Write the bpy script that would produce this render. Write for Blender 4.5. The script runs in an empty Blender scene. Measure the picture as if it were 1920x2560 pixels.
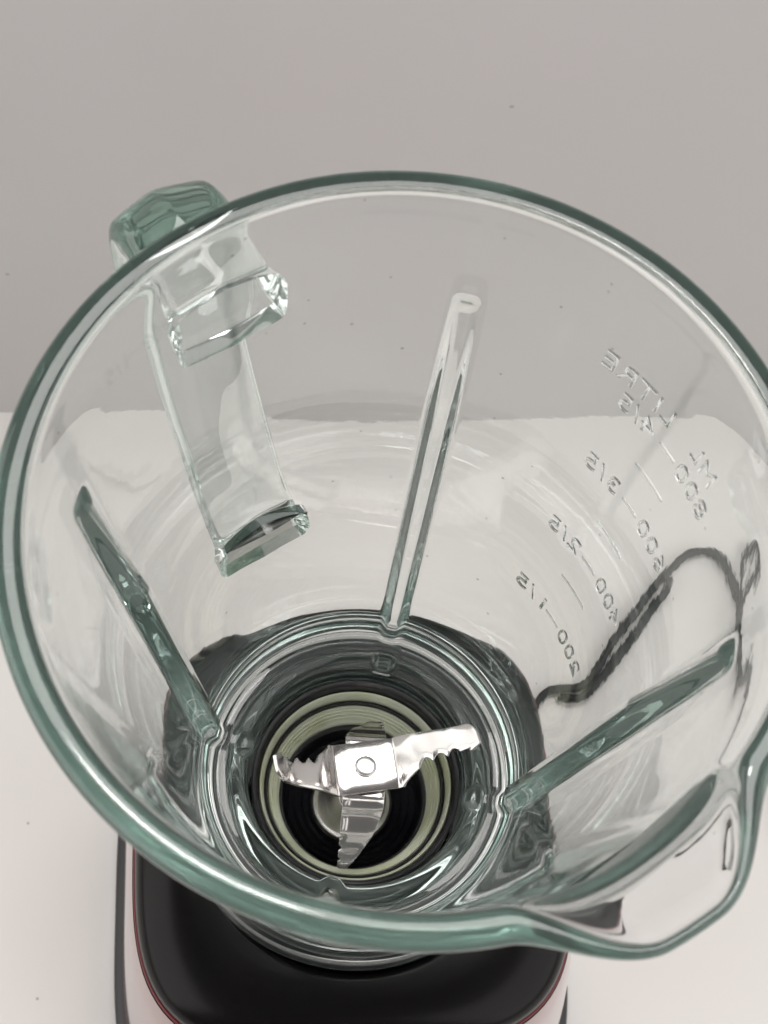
import bpy, bmesh, math, random
import numpy as np
from mathutils import Vector, Matrix, noise

scene = bpy.context.scene
C = scene.collection
R = math.radians

# ------------------------------------------------------------------ camera
cam_d = bpy.data.cameras.new("camera")
cam = bpy.data.objects.new("camera", cam_d)
C.objects.link(cam)
right = Vector((0.98382, 0.16321, 0.07394))
up = Vector((-0.17918, 0.89615, 0.40596))
back = Vector((0.0, -0.41264, 0.91089))
M3 = Matrix((right, up, back)).transposed()
cam.matrix_world = Matrix.Translation((-0.00575, -0.10948, 0.24058)) @ M3.to_4x4()
cam_d.sensor_fit = 'VERTICAL'
cam_d.sensor_height = 36.0
cam_d.sensor_width = 27.0
cam_d.lens = 3900.0 / 2560.0 * 36.0
cam_d.clip_start = 0.01
cam_d.clip_end = 20.0
cam_d.dof.use_dof = True
cam_d.dof.focus_distance = 0.395
cam_d.dof.aperture_fstop = 34.0
scene.camera = cam

# ------------------------------------------------------------------ world, light, exposure
world = bpy.data.worlds.new("World")
scene.world = world
world.use_nodes = True
wn = world.node_tree.nodes
wn["Background"].inputs[0].default_value = (1.0, 0.965, 0.945, 1)
wn["Background"].inputs[1].default_value = 0.15

def area(name, loc, target, sx, sy, power, col):
    d = bpy.data.lights.new(name, 'AREA')
    d.shape = 'RECTANGLE'; d.size = sx; d.size_y = sy
    d.energy = power; d.color = col
    o = bpy.data.objects.new(name, d)
    C.objects.link(o)
    o.location = loc
    o.rotation_euler = (Vector(target) - Vector(loc)).to_track_quat('-Z', 'Y').to_euler()
    return o
area("lamp_overhead", (0.03, 0.29, 0.80), (0.0, 0.02, -0.2), 0.60, 0.34, 4.0, (1.0, 0.97, 0.94))
area("led_lamp", (-0.05, 0.24, 0.80), (0.0, 0.02, -0.2), 0.12, 0.035, 0.55, (1.0, 0.98, 0.96))
area("softbox_left", (-1.2, -0.35, 0.50), (0.0, 0.0, -0.2), 2.1, 1.5, 17.6, (1.0, 0.968, 0.945))
area("softbox_right", (1.2, -0.35, 0.50), (0.0, 0.0, -0.2), 2.1, 1.5, 13.8, (1.0, 0.970, 0.955))

scene.view_settings.view_transform = 'Standard'
scene.view_settings.look = 'None'
scene.view_settings.exposure = 0.17
scene.view_settings.gamma = 1.0
cy = scene.cycles
cy.max_bounces = 32
cy.transmission_bounces = 28
cy.glossy_bounces = 12
cy.diffuse_bounces = 5
cy.volume_bounces = 2
cy.transparent_max_bounces = 16
cy.caustics_reflective = True
cy.caustics_refractive = True
cy.blur_glossy = 0.0
cy.sample_clamp_indirect = 6.0
cy.use_denoising = True

TABLE = -0.35
BASE_ROT = R(12.0)

# ------------------------------------------------------------------ materials
def new_mat(name):
    m = bpy.data.materials.new(name)
    m.use_nodes = True
    m.node_tree.nodes.clear()
    return m, m.node_tree.nodes, m.node_tree.links

def principled(name, col, rough, metal=0.0, coat=0.0, ior=1.5, bump=None, noise_col=None, aniso=0.0):
    m, n, l = new_mat(name)
    out = n.new('ShaderNodeOutputMaterial')
    p = n.new('ShaderNodeBsdfPrincipled')
    l.new(p.outputs[0], out.inputs[0])
    p.inputs['Base Color'].default_value = (*col, 1)
    p.inputs['Roughness'].default_value = rough
    p.inputs['Metallic'].default_value = metal
    p.inputs['IOR'].default_value = ior
    p.inputs['Coat Weight'].default_value = coat
    p.inputs['Coat Roughness'].default_value = 0.04
    tc = n.new('ShaderNodeTexCoord')
    if noise_col:
        sc, c2, lo, hi = noise_col
        t = n.new('ShaderNodeTexNoise'); t.inputs['Scale'].default_value = sc; t.inputs['Detail'].default_value = 6
        l.new(tc.outputs['Object'], t.inputs['Vector'])
        r = n.new('ShaderNodeMapRange'); r.inputs[1].default_value = lo; r.inputs[2].default_value = hi
        l.new(t.outputs[0], r.inputs[0])
        mx = n.new('ShaderNodeMix'); mx.data_type = 'RGBA'
        mx.inputs[6].default_value = (*col, 1); mx.inputs[7].default_value = (*c2, 1)
        l.new(r.outputs[0], mx.inputs[0])
        l.new(mx.outputs[2], p.inputs['Base Color'])
    if bump:
        sc, dist = bump
        t = n.new('ShaderNodeTexNoise'); t.inputs['Scale'].default_value = sc; t.inputs['Detail'].default_value = 4
        l.new(tc.outputs['Object'], t.inputs['Vector'])
        b = n.new('ShaderNodeBump'); b.inputs['Strength'].default_value = 1.0; b.inputs['Distance'].default_value = dist
        l.new(t.outputs[0], b.inputs['Height'])
        l.new(b.outputs[0], p.inputs['Normal'])
    return m

def glass_mat(name, dens, bump_scale=None, bump_dist=0.0, scatter=0.0, dirt=False, tint=(0.23, 0.56, 0.46)):
    m, n, l = new_mat(name)
    out = n.new('ShaderNodeOutputMaterial')
    g = n.new('ShaderNodeBsdfGlass')
    g.inputs['Color'].default_value = (1, 1, 1, 1)
    g.inputs['Roughness'].default_value = 0.0
    g.inputs['IOR'].default_value = 1.51
    if dirt:                       # sparse dried specks on the skin of the glass
        tq = n.new('ShaderNodeTexCoord')
        vo = n.new('ShaderNodeTexVoronoi'); vo.inputs['Scale'].default_value = 105.0
        l.new(tq.outputs['Object'], vo.inputs['Vector'])
        mr = n.new('ShaderNodeMapRange'); mr.inputs[1].default_value = 0.052; mr.inputs[2].default_value = 0.030; mr.inputs[4].default_value = 0.40
        l.new(vo.outputs['Distance'], mr.inputs[0])
        df = n.new('ShaderNodeBsdfDiffuse'); df.inputs['Color'].default_value = (0.30, 0.26, 0.22, 1)
        mxs = n.new('ShaderNodeMixShader')
        l.new(mr.outputs[0], mxs.inputs[0]); l.new(g.outputs[0], mxs.inputs[1]); l.new(df.outputs[0], mxs.inputs[2])
        l.new(mxs.outputs[0], out.inputs['Surface'])
    else:
        l.new(g.outputs[0], out.inputs['Surface'])
    v = n.new('ShaderNodeVolumeAbsorption')
    v.inputs['Color'].default_value = (*tint, 1)
    v.inputs['Density'].default_value = dens
    if scatter:
        sc = n.new('ShaderNodeVolumeScatter')
        sc.inputs['Color'].default_value = (0.76, 0.94, 0.87, 1)
        sc.inputs['Density'].default_value = scatter
        ad = n.new('ShaderNodeAddShader')
        l.new(v.outputs[0], ad.inputs[0]); l.new(sc.outputs[0], ad.inputs[1])
        l.new(ad.outputs[0], out.inputs['Volume'])
    else:
        l.new(v.outputs[0], out.inputs['Volume'])
    if bump_scale:
        tc = n.new('ShaderNodeTexCoord')
        t = n.new('ShaderNodeTexNoise'); t.inputs['Scale'].default_value = bump_scale; t.inputs['Detail'].default_value = 2
        l.new(tc.outputs['Object'], t.inputs['Vector'])
        b = n.new('ShaderNodeBump'); b.inputs['Strength'].default_value = 1.0; b.inputs['Distance'].default_value = bump_dist
        l.new(t.outputs[0], b.inputs['Height'])
        l.new(b.outputs[0], g.inputs['Normal'])
    return m

M_glass = glass_mat("green_tinted_glass", 8.5, 240.0, 0.000006, scatter=3.3, dirt=True)
M_handle = glass_mat("handle_glass", 17.0, 160.0, 0.00001, scatter=1.5, tint=(0.32, 0.50, 0.43))
M_mark = glass_mat("embossed_glass", 10.0)
M_black = principled("gloss_black_plastic", (0.004, 0.0035, 0.0036), 0.24, bump=(900.0, 0.0000015))
[x for x in M_black.node_tree.nodes if x.type == 'BSDF_PRINCIPLED'][0].inputs['Specular IOR Level'].default_value = 0.18
M_blackmatte = principled("matt_black_plastic", (0.012, 0.012, 0.013), 0.38, bump=(700.0, 0.00003))
M_red = principled("gloss_red_plastic", (0.15, 0.006, 0.010), 0.12, coat=0.8, bump=(500.0, 0.000002))
M_redline = principled("red_trim", (0.13, 0.004, 0.008), 0.3)
M_well = principled("ribbed_black_plastic", (0.008, 0.008, 0.010), 0.28, bump=(600.0, 0.000004))
M_steel = principled("polished_steel", (0.62, 0.595, 0.58), 0.13, metal=1.0, bump=(200.0, 0.000008))
M_steel2 = principled("brushed_steel", (0.62, 0.60, 0.59), 0.22, metal=1.0, bump=(900.0, 0.00001))
M_gasket = principled("cream_silicone", (0.46, 0.48, 0.38), 0.40, noise_col=(60.0, (0.34, 0.36, 0.20), 0.45, 0.75))
M_cord = principled("black_rubber_cord", (0.003, 0.003, 0.004), 0.55)
M_tie = principled("dark_tie", (0.03, 0.028, 0.028), 0.4)

def surface_mat(name, col, col2, speck, upright=False):
    m = principled(name, col, 0.5, noise_col=(3.0, col2, 0.35, 0.7), bump=(350.0, 0.00004))
    n, l = m.node_tree.nodes, m.node_tree.links
    p = [x for x in n if x.type == 'BSDF_PRINCIPLED'][0]
    src = p.inputs['Base Color'].links[0].from_socket
    tc = [x for x in n if x.type == 'TEX_COORD'][0]
    v = n.new('ShaderNodeTexVoronoi'); v.inputs['Scale'].default_value = speck
    v.voronoi_dimensions = '2D'
    sx = n.new('ShaderNodeSeparateXYZ'); cx = n.new('ShaderNodeCombineXYZ')
    l.new(tc.outputs['Object'], sx.inputs[0]); l.new(sx.outputs[0], cx.inputs[0]); l.new(sx.outputs[2 if upright else 1], cx.inputs[1])
    l.new(cx.outputs[0], v.inputs['Vector'])
    r = n.new('ShaderNodeMapRange'); r.inputs[1].default_value = 0.0085; r.inputs[2].default_value = 0.0055
    l.new(v.outputs['Distance'], r.inputs[0])
    mx = n.new('ShaderNodeMix'); mx.data_type = 'RGBA'
    l.new(r.outputs[0], mx.inputs[0]); l.new(src, mx.inputs[6]); mx.inputs[7].default_value = (0.42, 0.39, 0.36, 1)
    l.new(mx.outputs[2], p.inputs['Base Color'])
    return m
M_table = surface_mat("white_laminate", (0.80, 0.782, 0.758), (0.77, 0.757, 0.733), 14.0)
M_wall = surface_mat("pale_grey_backdrop", (0.575, 0.552, 0.553), (0.570, 0.570, 0.556), 9.0, True)  # mauve mottling paints in the reddish bounce from the base, mixed with grey

# ------------------------------------------------------------------ helpers
def link_mesh(name, verts, faces, mat, parent=None, smooth=True, loc=None):
    me = bpy.data.meshes.new(name)
    me.from_pydata([tuple(v) for v in verts], [], faces)
    me.update()
    me.materials.append(mat)
    if smooth:
        me.polygons.foreach_set('use_smooth', [True] * len(me.polygons))
    o = bpy.data.objects.new(name, me)
    C.objects.link(o)
    if parent: o.parent = parent
    if loc: o.location = loc
    return o

def from_bm(name, bm, mat, parent=None, smooth=False, angle=None):
    bmesh.ops.recalc_face_normals(bm, faces=bm.faces)
    me = bpy.data.meshes.new(name)
    bm.to_mesh(me); bm.free()
    me.materials.append(mat)
    if smooth or angle:
        me.polygons.foreach_set('use_smooth', [True] * len(me.polygons))
    if angle:
        me.set_sharp_from_angle(angle=R(angle))
    o = bpy.data.objects.new(name, me)
    C.objects.link(o)
    if parent: o.parent = parent
    return o

def thing(name, label, cat, loc=(0, 0, 0)):
    o = bpy.data.objects.new(name, None)
    o.empty_display_size = 0.02
    C.objects.link(o)
    o.location = loc
    o['label'] = label; o['category'] = cat
    return o

def sstep(a, b, x):
    t = np.clip((x - a) / (b - a), 0, 1)
    return t * t * (3 - 2 * t)

def pchip(pts, n):
    """dense smooth curve through 2-D points (Catmull-Rom, centripetal-ish)"""
    P = np.array(pts, float)
    P = np.vstack([2 * P[0] - P[1], P, 2 * P[-1] - P[-2]])
    out = []
    for i in range(1, len(P) - 2):
        p0, p1, p2, p3 = P[i - 1], P[i], P[i + 1], P[i + 2]
        k = max(1, int(n * np.linalg.norm(p2 - p1)))
        d0, d1, d2 = [max(np.linalg.norm(a - b), 1e-9) ** 0.5 for a, b in ((p1, p0), (p2, p1), (p3, p2))]
        t0, t1 = 0, d0; t2 = t1 + d1; t3 = t2 + d2
        for j in range(k):
            t = t1 + (t2 - t1) * j / k
            A1 = (t1 - t) / (t1 - t0) * p0 + (t - t0) / (t1 - t0) * p1
            A2 = (t2 - t) / (t2 - t1) * p1 + (t - t1) / (t2 - t1) * p2
            A3 = (t3 - t) / (t3 - t2) * p2 + (t - t2) / (t3 - t2) * p3
            B1 = (t2 - t) / (t2 - t0) * A1 + (t - t0) / (t2 - t0) * A2
            B2 = (t3 - t) / (t3 - t1) * A2 + (t - t1) / (t3 - t1) * A3
            out.append((t2 - t) / (t2 - t1) * B1 + (t - t1) / (t2 - t1) * B2)
    out.append(P[-2])
    return np.array(out)

def lathe(name, prof, mat, parent=None, n=192, closed=True, loc=None, angle=None):
    prof = np.array(prof)
    th = np.linspace(0, 2 * np.pi, n, endpoint=False)
    V = []
    for a in th:
        ca, sa = math.cos(a), math.sin(a)
        V += [(r * ca, r * sa, z) for r, z in prof]
    m = len(prof); F = []
    mm = m if closed else m - 1
    for i in range(n):
        i2 = (i + 1) % n
        for j in range(mm):
            j2 = (j + 1) % m
            F.append((i * m + j, i2 * m + j, i2 * m + j2, i * m + j2))
    bm = bmesh.new()
    me = bpy.data.meshes.new('tmp'); me.from_pydata(V, [], F); bm.from_mesh(me); bpy.data.meshes.remove(me)
    bmesh.ops.remove_doubles(bm, verts=bm.verts, dist=1e-7)
    o = from_bm(name, bm, mat, parent, smooth=True, angle=angle)
    if loc: o.location = loc
    return o

# ------------------------------------------------------------------ setting
def sheet(name, corners, mat):
    o = link_mesh(name, corners, [(0, 1, 2, 3)], mat, smooth=False)
    o['kind'] = 'structure'
    return o
# where table meets wall: direction rotated ~11 degrees
wd = Vector((0.98, 0.19, 0)).normalized(); wnrm = Vector((-wd.y, wd.x, 0))
w0 = Vector((-0.0117, 0.2025, 0))
tb = [w0 - wd * 1.2 + wnrm * 0.1, w0 + wd * 1.2 + wnrm * 0.1, w0 + wd * 1.2 - wnrm * 1.6, w0 - wd * 1.2 - wnrm * 1.6]
NB = 28
bm = bmesh.new()
vs = [bm.verts.new((v.x, v.y, TABLE)) for v in tb]
vb = [bm.verts.new((v.x, v.y, TABLE - 0.03)) for v in tb]
bm.faces.new(vs); bm.faces.new(vb[::-1])
for i in range(4): bm.faces.new((vs[i], vb[i], vb[(i + 1) % 4], vs[(i + 1) % 4]))
tab = from_bm("tabletop", bm, M_table); tab['kind'] = 'structure'
wv = []
g = wnrm * 0.0
for dz in (TABLE + 0.0001, 0.06):
    for s in (-1.3, 1.3): wv.append(w0 + g + wd * s + Vector((0, 0, dz)))
for dz in (TABLE + 0.0001, 0.06):
    for s in (-1.3, 1.3): wv.append(w0 + g + wnrm * 0.02 + wd * s + Vector((0, 0, dz)))
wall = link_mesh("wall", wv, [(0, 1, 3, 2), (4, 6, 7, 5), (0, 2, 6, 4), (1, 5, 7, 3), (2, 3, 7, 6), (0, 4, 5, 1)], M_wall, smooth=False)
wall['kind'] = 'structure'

# ------------------------------------------------------------------ glass jug
RIBS = [R(177), R(87), R(-3.2), R(-93)]
HAZ = R(132.0); SAZ = R(-48.5)

jug = thing("blender_jug", "clear green-tinted glass blender jug with spout and handle, steel blades inside", "jug", (0, 0, -0.189))
def world_local(o):            # parts are modelled in world coordinates, the Empty sits at the foot
    o.matrix_parent_inverse = Matrix.Translation(-Vector(jug.location))

inner = [(0.0690, 0.0000), (0.0677, -0.0001), (0.0667, -0.0004), (0.0660, -0.0013), (0.0656, -0.0028), (0.0651, -0.0065), (0.06430, -0.012), (0.05752, -0.058),
         (0.05103, -0.102), (0.04572, -0.138), (0.04410, -0.149), (0.04285, -0.1575), (0.0420, -0.1628)]
floor_ = [(0.0420, -0.1628), (0.0413, -0.1648), (0.0403, -0.1660), (0.0386, -0.1668), (0.0350, -0.1676), (0.0324, -0.1686), (0.0308, -0.1700), (0.0301, -0.1722),
          (0.0297, -0.1760), (0.0294, -0.184), (0.0292, -0.1925)]
under = [(0.0292, -0.1925), (0.0296, -0.1945), (0.0310, -0.1952), (0.0340, -0.1950), (0.0357, -0.1942)]
for i in range(1, 4):           # moulded outer thread ridges on the neck
    z = -0.1942 + i * 0.0042
    under += [(0.0365, z - 0.0021), (0.0359, z)]
under += [(0.0366, -0.1782), (0.0385, -0.1772), (0.0415, -0.1776), (0.0432, -0.1800), (0.0440, -0.1845), (0.0452, -0.1885), (0.0470, -0.1893), (0.0488, -0.1888), (0.0497, -0.1870)]
outer = [(0.0497, -0.1870), (0.0498, -0.1845), (0.0490, -0.1800), (0.0476, -0.1735), (0.0470, -0.1680), (0.0474, -0.1620), (0.04905, -0.150), (0.05078, -0.138), (0.05607, -0.102),
         (0.06254, -0.058), (0.06739, -0.0250), (0.0693, -0.0130), (0.0710, -0.0065), (0.0717, -0.0028), (0.0717, -0.0014), (0.0712, -0.0005), (0.0704, -0.0001), (0.0690, 0.0)]
pi_ = pchip(inner, 900)
pf = pchip(floor_, 1600)
pu = pchip(under, 1600)
po = pchip(outer, 900)
prof = np.vstack([pi_[:-1], pf[:-1], pu[:-1], po[:-1]])
kind = np.array([0] * (len(pi_) - 1) + [1] * (len(pf) - 1) + [2] * (len(pu) - 1) + [3] * (len(po) - 1))
zo = po[:, 1]; ro = po[:, 0]
order = np.argsort(zo)
def r_out(z): return float(np.interp(z, zo[order], ro[order]))

NA = 720
TH = np.linspace(0, 2 * np.pi, NA, endpoint=False)
def angd(a, b): return (a - b + np.pi) % (2 * np.pi) - np.pi
V = np.zeros((NA, len(prof), 3))
for i, a in enumerate(TH):
    r = prof[:, 0].copy(); z = prof[:, 1].copy()
    # agitator ribs on the inside
    for rb in RIBS:
        d = abs(angd(a, rb)) * np.maximum(r, 0.03)
        if d.min() < 0.008:
            w = 1 - sstep(0.0010, 0.0040, d)
            env = (0.26 * sstep(-0.0262, -0.0292, z) + 0.74 * np.clip((-z - 0.028) / 0.040, 0, 1) ** 0.9) * (1 - 0.5 * sstep(-0.156, -0.164, z)) * (1 - 0.25 * sstep(-0.166, -0.1695, z)) * (1 - sstep(-0.1702, -0.1765, z))
            hgt = 0.0048 * w * env
            r = np.where(kind <= 1, r - hgt, r)
    # pouring spout
    ds = abs(angd(a, SAZ))
    s = 1 - sstep(R(3.5), R(21.5), ds)
    if s > 0:
        gi = sstep(-0.0135, -0.0005, z); go = sstep(-0.0165, -0.0025, z)
        amp = 0.0112 * s
        thin = np.where(kind != 1, sstep(-0.022, -0.006, z) * 0.58 * s, 0) * np.where(kind == 2, 0, 1)
        r = r + (0.0686 + 0.1475 * np.minimum(z, 0) - r) * thin
        r = r + np.where(kind == 3, go * amp, np.where(kind == 0, gi * amp, 0))
        z = z - 0.0003 * s * sstep(-0.01, 0, z)
    V[i, :, 0] = r * math.cos(a); V[i, :, 1] = r * math.sin(a); V[i, :, 2] = z
# uneven hand-warm glass: low wave amplitude on both skins
for j in range(len(prof)):
    k = kind[j]
    if k == 2: continue
    amp = 0.000030 if k == 3 else 0.000010
    for i in range(NA):
        x, y, z = V[i, j]
        n = noise.noise(Vector((x * 42, y * 42, z * 28 + k * 9))) * 1.5 + 0.10 * noise.noise(Vector((x * 160, y * 160, z * 60)))
        q = 1 + amp * n / 0.05
        V[i, j, 0] *= q; V[i, j, 1] *= q
m = len(prof)
F = []
for i in range(NA):
    i2 = (i + 1) % NA
    for j in range(m):
        j2 = (j + 1) % m
        F.append((i * m + j, i2 * m + j, i2 * m + j2, i * m + j2))
me = bpy.data.meshes.new('glass_body'); me.from_pydata(V.reshape(-1, 3).tolist(), [], F)
bm = bmesh.new(); bm.from_mesh(me); bpy.data.meshes.remove(me)
body = from_bm("glass_body", bm, M_glass, jug, smooth=True); world_local(body)

# ---- handle: swept faceted bar standing off the wall, ends fitted to the wall
er = Vector((math.cos(HAZ), math.sin(HAZ), 0)); et = Vector((-math.sin(HAZ), math.cos(HAZ), 0)); ez = Vector((0, 0, 1))
path = pchip([(0.0640, -0.0280), (0.0745, -0.0248), (0.0855, -0.0232), (0.0897, -0.0262), (0.0899, -0.0360), (0.0872, -0.052), (0.082, -0.070),
              (0.0745, -0.088), (0.0675, -0.1025), (0.0615, -0.1110), (0.0560, -0.1160), (0.0480, -0.1200)], 2500)
half = [(0.0, 0.0066), (0.0005, 0.00655), (0.0035, 0.0059), (0.0092, 0.0046), (0.0108, 0.0038), (0.0117, 0.0024), (0.0119, 0.0004), (0.0115, -0.0030), (0.0108, -0.0040), (0.0095, -0.0045), (0.004, -0.0051)]
sect = half + [(0.0, -0.0054)] + [(-a, b) for a, b in half[:0:-1]]
hexa = [(0, .0066), (.0104, .0042), (.0120, .0012), (.0112, -.0044), (0, -.0056), (-.0112, -.0044), (-.0120, .0012), (-.0104, .0042)]
sect = [np.array(q, float) for q in hexa]
for it in range(4):              # round the mould edges a little
    q = 0.13 if it == 0 else 0.25
    sect = [p for i in range(len(sect)) for p in (sect[i] * (1 - q) + sect[(i + 1) % len(sect)] * q, sect[i] * q + sect[(i + 1) % len(sect)] * (1 - q))]
sect = [tuple(q) for q in sect]
NS = len(sect)
pp = np.pad(path, ((4, 4), (0, 0)), mode='edge')
path = np.array([pp[i:i + 9].mean(0) for i in range(len(path))])
# arc length of the piece outside the wall
keep = [k for k, (r_, z_) in enumerate(path) if r_ > r_out(z_) + 0.0012]
path = path[keep[0]:keep[-1] + 1]
HV, HF = [], []
L = len(path)
for k, (pr, pz) in enumerate(path):
    a = path[max(k - 1, 0)]; b = path[min(k + 1, L - 1)]
    T = np.array(b) - np.array(a); T /= np.linalg.norm(T)
    nrm = np.array([-T[1], T[0]])            # outward normal in the (r,z) plane
    if k < L * 0.5: pass
    e = min(k, L - 1 - k)
    em = e * 0.4                              # millimetres from the nearer end
    fq = max(0.0, 1 - em / 4.5) ** 2.2         # fillet where the bar meets the wall
    for (t, n_) in sect:
        fk = 1.0
        if n_ < 0: fk = 1 + (1.0 if k > L / 2 else 0.6) * float(1 - sstep(0, 20, em)) ** 2
        fk *= 1 + fq * 0.0020 / 0.0058
        wr = pr + nrm[0] * n_ * fk; wz = pz + nrm[1] * n_ * fk
        P = er * wr + et * (t * (1.0 + 0.15 * fq)) + ez * wz
        if k in (0, L - 1):
            q = math.hypot(P.x, P.y); rr = r_out(P.z) + 0.00012
            # slide along er until radius is rr
            tt = P.dot(et); wr2 = math.sqrt(max(rr * rr - tt * tt, 1e-9)); P = er * wr2 + et * tt + ez * P.z
        HV.append(P)
for k in range(L - 1):
    for s in range(NS):
        s2 = (s + 1) % NS
        HF.append((k * NS + s, k * NS + s2, (k + 1) * NS + s2, (k + 1) * NS + s))
for k, in ((0,), (L - 1,)):
    ring = list(range(k * NS, (k + 1) * NS))
    cz = sum(HV[i].z for i in ring) / NS; ct = 0.0
    for q in (0.66, 0.33, 0.0):
        new = []
        for idx in range(k * NS, (k + 1) * NS):
            P0 = HV[idx]; tt = P0.dot(et) * q; zz = cz + (P0.z - cz) * q
            rr = r_out(zz) + 0.00012; wr2 = math.sqrt(rr * rr - tt * tt)
            HV.append(er * wr2 + et * tt + ez * zz); new.append(len(HV) - 1)
        for s in range(NS):
            s2 = (s + 1) % NS
            HF.append((ring[s], ring[s2], new[s2], new[s]) if k else (ring[s2], ring[s], new[s], new[s2]))
        ring = new
me = bpy.data.meshes.new('t'); me.from_pydata([tuple(v) for v in HV], [], HF)
bm = bmesh.new(); bm.from_mesh(me); bpy.data.meshes.remove(me)
bmesh.ops.remove_doubles(bm, verts=bm.verts, dist=2e-6)
handle = from_bm("handle", bm, M_handle, jug, angle=50); world_local(handle)

# ---- embossed scale on the outer wall (reads from outside; seen mirrored from within)
def emboss(name, bm, az, z0):
    """x of the mesh runs round the wall, y up the wall, z outwards"""
    for v in bm.verts:
        x, y, h = v.co
        zz = z0 + y * 0.99
        rr = r_out(zz) + 0.00006 + h
        aa = az + x / r_out(z0)
        v.co = (rr * math.cos(aa), rr * math.sin(aa), zz)
    o = from_bm(name, bm, M_mark, jug, angle=50); world_local(o)
    return o
EMB = 0.00030
def text_mark(s, az_deg, z0, size, width):
    cu = bpy.data.curves.new('t', 'FONT'); cu.body = s; cu.size = size / 0.7
    cu.align_x = 'CENTER'; cu.align_y = 'CENTER'
    cu.extrude = EMB / 2; cu.bevel_depth = 0.00005; cu.bevel_resolution = 0; cu.resolution_u = 6
    cu.offset = -0.00006
    cu.space_character = 1.05
    to = bpy.data.objects.new('t', cu); C.objects.link(to)
    dg = bpy.context.evaluated_depsgraph_get()
    me = bpy.data.meshes.new_from_object(to.evaluated_get(dg))
    bm = bmesh.new(); bm.from_mesh(me)
    bpy.data.objects.remove(to); bpy.data.curves.remove(cu); bpy.data.meshes.remove(me)
    bmesh.ops.remove_doubles(bm, verts=bm.verts, dist=1e-6)
    xs = [v.co.x for v in bm.verts]; w = max(xs) - min(xs); k = width / w; c = (max(xs) + min(xs)) / 2
    zmin = min(v.co.z for v in bm.verts)
    for v in bm.verts:
        v.co.x = (v.co.x - c) * k; v.co.z -= zmin
    return emboss('embossed_text', bm, R(az_deg), z0)
def bar_mark(az_deg, z0, length, name='graduation_line'):
    bm = bmesh.new()
    n = 10; w = 0.00040
    rows = []
    for i in range(n + 1):
        x = -length / 2 + length * i / n
        e = 0.6 if i in (0, n) else 1
        rows.append([bm.verts.new((x, -w * e, 0)), bm.verts.new((x, -w * 0.6 * e, EMB)), bm.verts.new((x, w * 0.6 * e, EMB)), bm.verts.new((x, w * e, 0))])
    for i in range(n):
        for j in range(4):
            bm.faces.new((rows[i][j], rows[i + 1][j], rows[i + 1][(j + 1) % 4], rows[i][(j + 1) % 4]))
    bm.faces.new(rows[0]); bm.faces.new(rows[-1][::-1])
    return emboss(name, bm, R(az_deg), z0)
ZS = [-0.0374, -0.0603, -0.0882, -0.1170]
for k, z in enumerate(ZS):
    text_mark(f"{4 - k}/5", 48.9 - 0.0 * k, z, 0.0050, 0.0106)
    text_mark(f"{800 - 200 * k}", 31.2 - 0.95 * k, z, 0.0050, 0.0122)
    bar_mark(39.9 - 0.3 * k, z, 0.0056)
for k, z in enumerate([-0.0485, -0.0742, -0.1005]):
    bar_mark(39.4 - 0.4 * k, z, 0.0105)
text_mark("LITRE", 51.2, -0.0303, 0.0050, 0.0200)
text_mark("ML", 32.6, -0.0296, 0.0047, 0.0085)

# ---- blade unit screwed into the neck
well = [(0.0270, -0.2000), (0.0270, -0.1985), (0.0250, -0.1980), (0.0212, -0.1981), (0.0203, -0.1986), (0.0200, -0.2010), (0.0195, -0.2035)]
for i in range(4):
    r0 = 0.0190 - i * 0.0021
    well += [(r0, -0.2052 - i * 0.0007), (r0 - 0.0009, -0.2038 - i * 0.0007), (r0 - 0.0015, -0.2048 - i * 0.0007)]
well += [(0.0100, -0.2080), (0.0095, -0.2090), (0.0, -0.2090), (0.0, -0.2110), (0.0270, -0.2110)]
unit = lathe("blade_unit", well, M_well, jug, angle=70); world_local(unit)
def sub(o):
    o.parent = unit
    o.matrix_parent_inverse = Matrix.Identity(4)
    return o
sub(lathe("steel_dish", pchip([(0.0036, -0.1990), (0.0050, -0.2002), (0.0075, -0.2024), (0.0100, -0.2042), (0.0112, -0.2047), (0.0117, -0.2055), (0.0117, -0.2080), (0.0060, -0.2082), (0.0036, -0.2075)], 3000), M_steel2, n=128))
sub(lathe("spindle", [(0.0, -0.1640), (0.0026, -0.1640), (0.0030, -0.1650), (0.0030, -0.1705), (0.0042, -0.1710), (0.0042, -0.1790), (0.0052, -0.1800), (0.0052, -0.1840), (0.0034, -0.1850), (0.0034, -0.2040), (0.0, -0.2040)], M_steel, n=64, angle=40, closed=False))
gask = sub(lathe("sealing_ring", [(0.0242, -0.1976), (0.0242, -0.1894), (0.0239, -0.1890), (0.0236, -0.1894), (0.02345, -0.1906), (0.0230, -0.1905), (0.0228, -0.1918), (0.0224, -0.1917), (0.0222, -0.1932), (0.0218, -0.1931), (0.0216, -0.1950), (0.0212, -0.1952), (0.0210, -0.1975), (0.0210, -0.1979)], M_gasket, angle=60))

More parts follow.
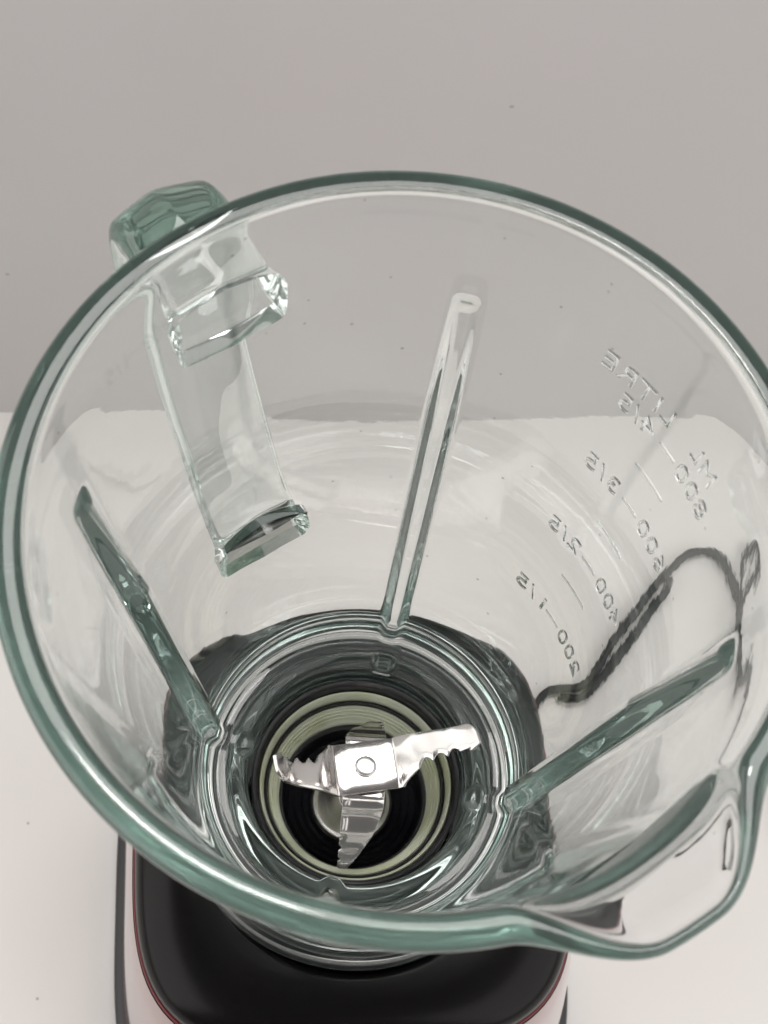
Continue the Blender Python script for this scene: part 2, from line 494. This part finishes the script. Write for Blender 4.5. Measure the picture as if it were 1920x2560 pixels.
sub(lathe("liner_ring", [(0.0287, -0.1976), (0.0288, -0.1800), (0.0283, -0.1793), (0.0275, -0.1796), (0.0270, -0.1810), (0.0268, -0.1976)], M_blackmatte, angle=60))
sub(lathe("retaining_ring", [(0.0252, -0.1977), (0.0252, -0.1884), (0.0249, -0.1877), (0.0246, -0.1876), (0.0243, -0.1882), (0.0243, -0.1977)], M_blackmatte, angle=60))
sub(lathe("seal_lip", [(0.0267, -0.1976), (0.0267, -0.1842), (0.0264, -0.1836), (0.0260, -0.1839), (0.0258, -0.1856), (0.0255, -0.1862), (0.0253, -0.1884), (0.0253, -0.1976)], M_gasket, angle=60))
def strip_blade(name, half_w, half_plate, wing_pts, bends, z0, rot, thick=0.0009, ripple=0.0, wave=(0.20, 0.024)):
    """two wings folded from a flat centre plate; outline of one wing given as (u along, v across) edges"""
    bm = bmesh.new()
    def wing(sgn):
        rows = []
        bend = bends[0] if sgn > 0 else bends[1]
        for (u, v0, v1) in wing_pts:
            d = u - half_plate
            if d <= 0:
                x, z = u, 0.0
            else:
                # rounded fold then straight wing with a slight curl
                x, z = half_plate, 0.0
                steps = 160
                for k in range(steps):
                    s = d * (k + 0.5) / steps
                    ang = bend * min(s / 0.0011, 1.0) + min(s / 0.0011, 1.0) * wave[0] * math.cos(2 * math.pi * s / wave[1])
                    x += math.cos(ang) * d / steps; z += math.sin(ang) * d / steps
                z += ripple * math.sin(d * 2 * math.pi / 0.0031) * min(1.0, d / 0.002)
            rows.append(((x * sgn, v0 * sgn, z), (x * sgn, v1 * sgn, z)))
        return rows
    pts = wing(-1)[::-1] + wing(1)
    # drop duplicate centre
    cols = 5
    top = []
    n_rows = len(pts)
    wl = len(wing_pts)
    for idx, (a, b) in enumerate(pts):
        if idx < wl: a, b = b, a
        row = []
        for c in range(cols):
            t = c / (cols - 1)
            row.append(Vector(a).lerp(Vector(b), t))
        top.append(row)
    V2, F2 = [], []
    for row in top:
        for p in row: V2.append((p.x, p.y, p.z))
    for i in range(n_rows - 1):
        for c in range(cols - 1):
            F2.append((i * cols + c, (i + 1) * cols + c, (i + 1) * cols + c + 1, i * cols + c + 1))
    me = bpy.data.meshes.new('t'); me.from_pydata(V2, [], F2)
    bm.from_mesh(me); bpy.data.meshes.remove(me)
    bmesh.ops.remove_doubles(bm, verts=bm.verts, dist=1e-6)
    bmesh.ops.recalc_face_normals(bm, faces=bm.faces)
    o = from_bm(name, bm, M_steel, None, angle=35)
    md = o.modifiers.new('thickness', 'SOLIDIFY'); md.thickness = thick; md.offset = 0
    bv = o.modifiers.new('edge', 'BEVEL'); bv.width = 0.00016; bv.segments = 2; bv.limit_method = 'ANGLE'; bv.angle_limit = R(40)
    sub(o)
    o.location = (0.0015, -0.0005, z0); o.rotation_euler = (0, 0, rot)
    return o
# upper blade: u, lower edge (serrated, v0) and upper edge (smooth, v1)
hw = 0.0068
wp = [(0.0, -hw, hw), (0.004, -hw, hw), (0.0078, -hw, hw), (0.0084, -hw, hw), (0.0090, -hw, hw), (0.0096, -hw, hw)]
def scallop(u):
    p = (u - 0.0152) / 0.0040
    return -0.0014 * (1 - abs((p % 1.0) * 2 - 1) ** 2.2) if 0 < p < 3 else 0.0
for i in range(1, 61):
    u = 0.0096 + i * 0.0004
    t = (u - 0.0096) / 0.0240
    v0 = -hw + 0.0040 * min(1.0, t / 0.32) ** 0.8 + 0.0016 * t
    v1 = hw - 0.0022 * t
    v0 -= scallop(u)
    if t > 0.86:
        q = (t - 0.86) / 0.14
        v1 -= 0.0050 * (1 - math.sqrt(max(0.0, 1 - q * q)))
        v0 -= 0.0010 * (1 - q)
    v0 = min(v0, v1 - 0.0006)
    wp.append((u, v0, v1))
strip_blade("blade", hw, 0.0077, wp, (R(34), R(50)), -0.1630, R(18))
hw2 = 0.0055
wp2 = [(0.0, -hw2, hw2), (0.004, -hw2, hw2), (0.0070, -hw2, hw2), (0.0076, -hw2, hw2), (0.0082, -hw2, hw2), (0.0088, -hw2, hw2)]
for i in range(1, 53):
    u = 0.0088 + i * 0.0004
    t = (u - 0.0088) / 0.0208
    v0 = -hw2 + (0.0007 if t > 0.45 and (t * 6) % 1 < 0.3 else 0.0)
    v1 = hw2 - 0.0085 * t ** 1.8
    wp2.append((u, v0, max(v1, v0 + 0.0006)))
strip_blade("blade", hw2, 0.0074, wp2, (R(-60), R(-44)), -0.1652, R(97), wave=(0.16, 0.0085))
sub(lathe("rivet", pchip([(0.0, -0.16185), (0.0018, -0.16188), (0.0027, -0.1621), (0.0030, -0.1626)], 6000), M_steel2, n=48, closed=False, loc=(0.0015, -0.0005, 0)))

# ------------------------------------------------------------------ motor base
base = thing("motor_base", "square blender base with glossy black top and red sides under the glass jug", "blender base", (0, 0, TABLE))
BL = Vector((0.0015, -0.0055, 0))
def base_part(o):
    o.parent = base
    o.location = (BL.x, BL.y, -TABLE)
    o.rotation_euler = (0, 0, BASE_ROT)
    return o
def sq_ring(hw, ex, z, n=160, cr=0.55):
    out = []
    for i in range(n):
        a = 2 * math.pi * i / n
        c, s = math.cos(a), math.sin(a)
        k = (abs(c) ** ex + abs(s) ** ex) ** (-1.0 / ex)
        out.append((hw * k * c, hw * k * s, z))
    return out
def sq_loft(name, rings, mat, cap_last=True, angle=None):
    lean = 0.0030            # the body stands a touch to one side of its top
    V2, F2 = [], []
    n = 160
    for hw_, ex, z in rings: V2 += [(x + lean * min(1, max(0, (ZC - 0.004 - z) / 0.13)), y, zq) for x, y, zq in sq_ring(hw_ + (0.001 if hw_ > 0.047 else 0) - 0.0030 * min(1, max(0, (ZC - 0.004 - z) / 0.13)), ex, z, n)]
    for k in range(len(rings) - 1):
        for i in range(n):
            i2 = (i + 1) % n
            F2.append((k * n + i, k * n + i2, (k + 1) * n + i2, (k + 1) * n + i))
    if cap_last: F2.append(tuple(range((len(rings) - 1) * n, len(rings) * n)))
    me = bpy.data.meshes.new('t'); me.from_pydata(V2, [], F2)
    bm = bmesh.new(); bm.from_mesh(me); bpy.data.meshes.remove(me)
    return base_part(from_bm(name, bm, mat, base, smooth=True, angle=angle))
ZC = -0.2065
caps = [(0.0605, 3.6, ZC - 0.004), (0.0612, 3.6, ZC - 0.001), (0.0607, 3.55, ZC + 0.0010), (0.0598, 3.5, ZC + 0.0028), (0.0583, 3.4, ZC + 0.0044), (0.0560, 3.25, ZC + 0.0060), (0.0532, 3.0, ZC + 0.0073), (0.0505, 2.7, ZC + 0.0081), (0.0480, 2.4, ZC + 0.0086),
        (0.0455, 2.1, ZC + 0.0088), (0.0440, 2.0, ZC + 0.0088)]
caps = [(a, b, c) for a, b, c in caps]
sq_loft("top_cover", caps + [(0.0435, 2.0, ZC + 0.0080), (0.0435, 2.0, -0.2120), (0.0, 2.0, -0.2120)][:2], M_black, cap_last=True)
tr = [(0.0608, 3.6, ZC - 0.0030), (0.0615, 3.6, ZC - 0.0024), (0.0619, 3.6, ZC - 0.0030), (0.0619, 3.6, ZC - 0.0040), (0.0608, 3.6, ZC - 0.0042)]
sq_loft("red_trim_ring", tr, M_redline, cap_last=False)
pan = []
for i in range(15):
    t = i / 14
    pan.append((0.0622 + (0.0805 - 0.0622) * (t ** 0.85), 3.6 + 0.3 * t, ZC - 0.0042 + (-0.338 - ZC + 0.0042) * t))
sq_loft("side_panel", pan, M_red, cap_last=False)
ft = [(0.0800, 3.9, -0.3375), (0.0828, 3.9, -0.3380), (0.0838, 3.9, -0.3400), (0.0842, 3.9, -0.3470), (0.0830, 3.9, -0.3490), (0.0800, 3.9, -0.3495)]
sq_loft("foot_rim", ft, M_blackmatte, cap_last=True)
# locking collar the jug foot drops into
def base_lathe(*a, **k):
    o = lathe(*a, **k); return base_part(o)
base_lathe("locking_collar", [(0.0425, -0.1965), (0.0425, -0.1860), (0.0415, -0.1832), (0.0392, -0.1812), (0.0380, -0.1820), (0.0380, -0.1965)], M_blackmatte, base, angle=45).location = (0, 0, -TABLE)
base_lathe("drive_seat", [(0.0300, -0.2119), (0.0430, -0.2119), (0.0430, -0.1970), (0.0385, -0.1965), (0.0385, -0.2100), (0.0300, -0.2105)], M_blackmatte, base, angle=45).location = (0, 0, -TABLE)

# ------------------------------------------------------------------ cord
def tube(name, pts, rad, mat, parent=None, n=10, dens=500):
    P = pchip(pts, dens)
    V2, F2 = [], []
    L = len(P)
    prev = None
    for k in range(L):
        T = Vector(P[min(k + 1, L - 1)] - P[max(k - 1, 0)]).normalized()
        A = T.orthogonal().normalized() if prev is None else (prev - T * prev.dot(T)).normalized()
        prev = A; B = T.cross(A)
        rr = rad(k / (L - 1)) if callable(rad) else rad
        for i in range(n):
            a = 2 * math.pi * i / n
            q = Vector(P[k]) + (A * math.cos(a) + B * math.sin(a)) * rr
            V2.append(tuple(q))
    for k in range(L - 1):
        for i in range(n):
            i2 = (i + 1) % n
            F2.append((k * n + i, k * n + i2, (k + 1) * n + i2, (k + 1) * n + i))
    F2.append(tuple(range(n))[::-1]); F2.append(tuple(range((L - 1) * n, L * n)))
    me = bpy.data.meshes.new('t'); me.from_pydata(V2, [], F2)
    bm = bmesh.new(); bm.from_mesh(me); bpy.data.meshes.remove(me)
    return from_bm(name, bm, mat, parent, smooth=True)
zt = TABLE + 0.0032
cord = tube("power_cord", [(0.045, 0.055, zt + 0.012), (0.0625, 0.0728, zt + 0.004), (0.0683, 0.0778, zt), (0.0778, 0.0913, zt), (0.0906, 0.0947, zt), (0.1032, 0.1181, zt), (0.1129, 0.1364, zt), (0.1214, 0.1495, zt), (0.1303, 0.1598, zt), (0.136, 0.1615, zt), (0.142, 0.1599, zt), (0.1486, 0.1507, zt), (0.153, 0.138, zt), (0.1565, 0.12, zt), (0.162, 0.09, zt), (0.172, 0.05, zt)],
            lambda t: 0.0019, M_cord, base)
loop = tube("cord_fold", [(0.0830, 0.0890, zt), (0.0890, 0.0885, zt + 0.002), (0.0965, 0.0960, zt + 0.001), (0.1085, 0.1165, zt), (0.1170, 0.1340, zt), (0.1215, 0.1400, zt + 0.002), (0.1210, 0.1455, zt + 0.005)], 0.0019, M_cord, base)
loop.matrix_parent_inverse = Matrix.Translation(-Vector(base.location))
zz = TABLE + 0.0062
tie = tube("twist_tie", [(0.1540, 0.1118, zz), (0.1526, 0.1215, zz + 0.002), (0.154, 0.1341, zz), (0.1566, 0.147, zz), (0.1587, 0.1601, zz - 0.003), (0.1571, 0.1694, zz - 0.004),
    (0.1548, 0.1593, zz - 0.003), (0.1533, 0.1443, zz), (0.1537, 0.1278, zz + 0.001), (0.1545, 0.1118, zz + 0.001)], 0.0010, M_tie)
tie['label'] = "thin dark twist tie looped round the black cord behind the jug's right side"; tie['category'] = "twist tie"
cord.matrix_parent_inverse = Matrix.Translation(-Vector(base.location))
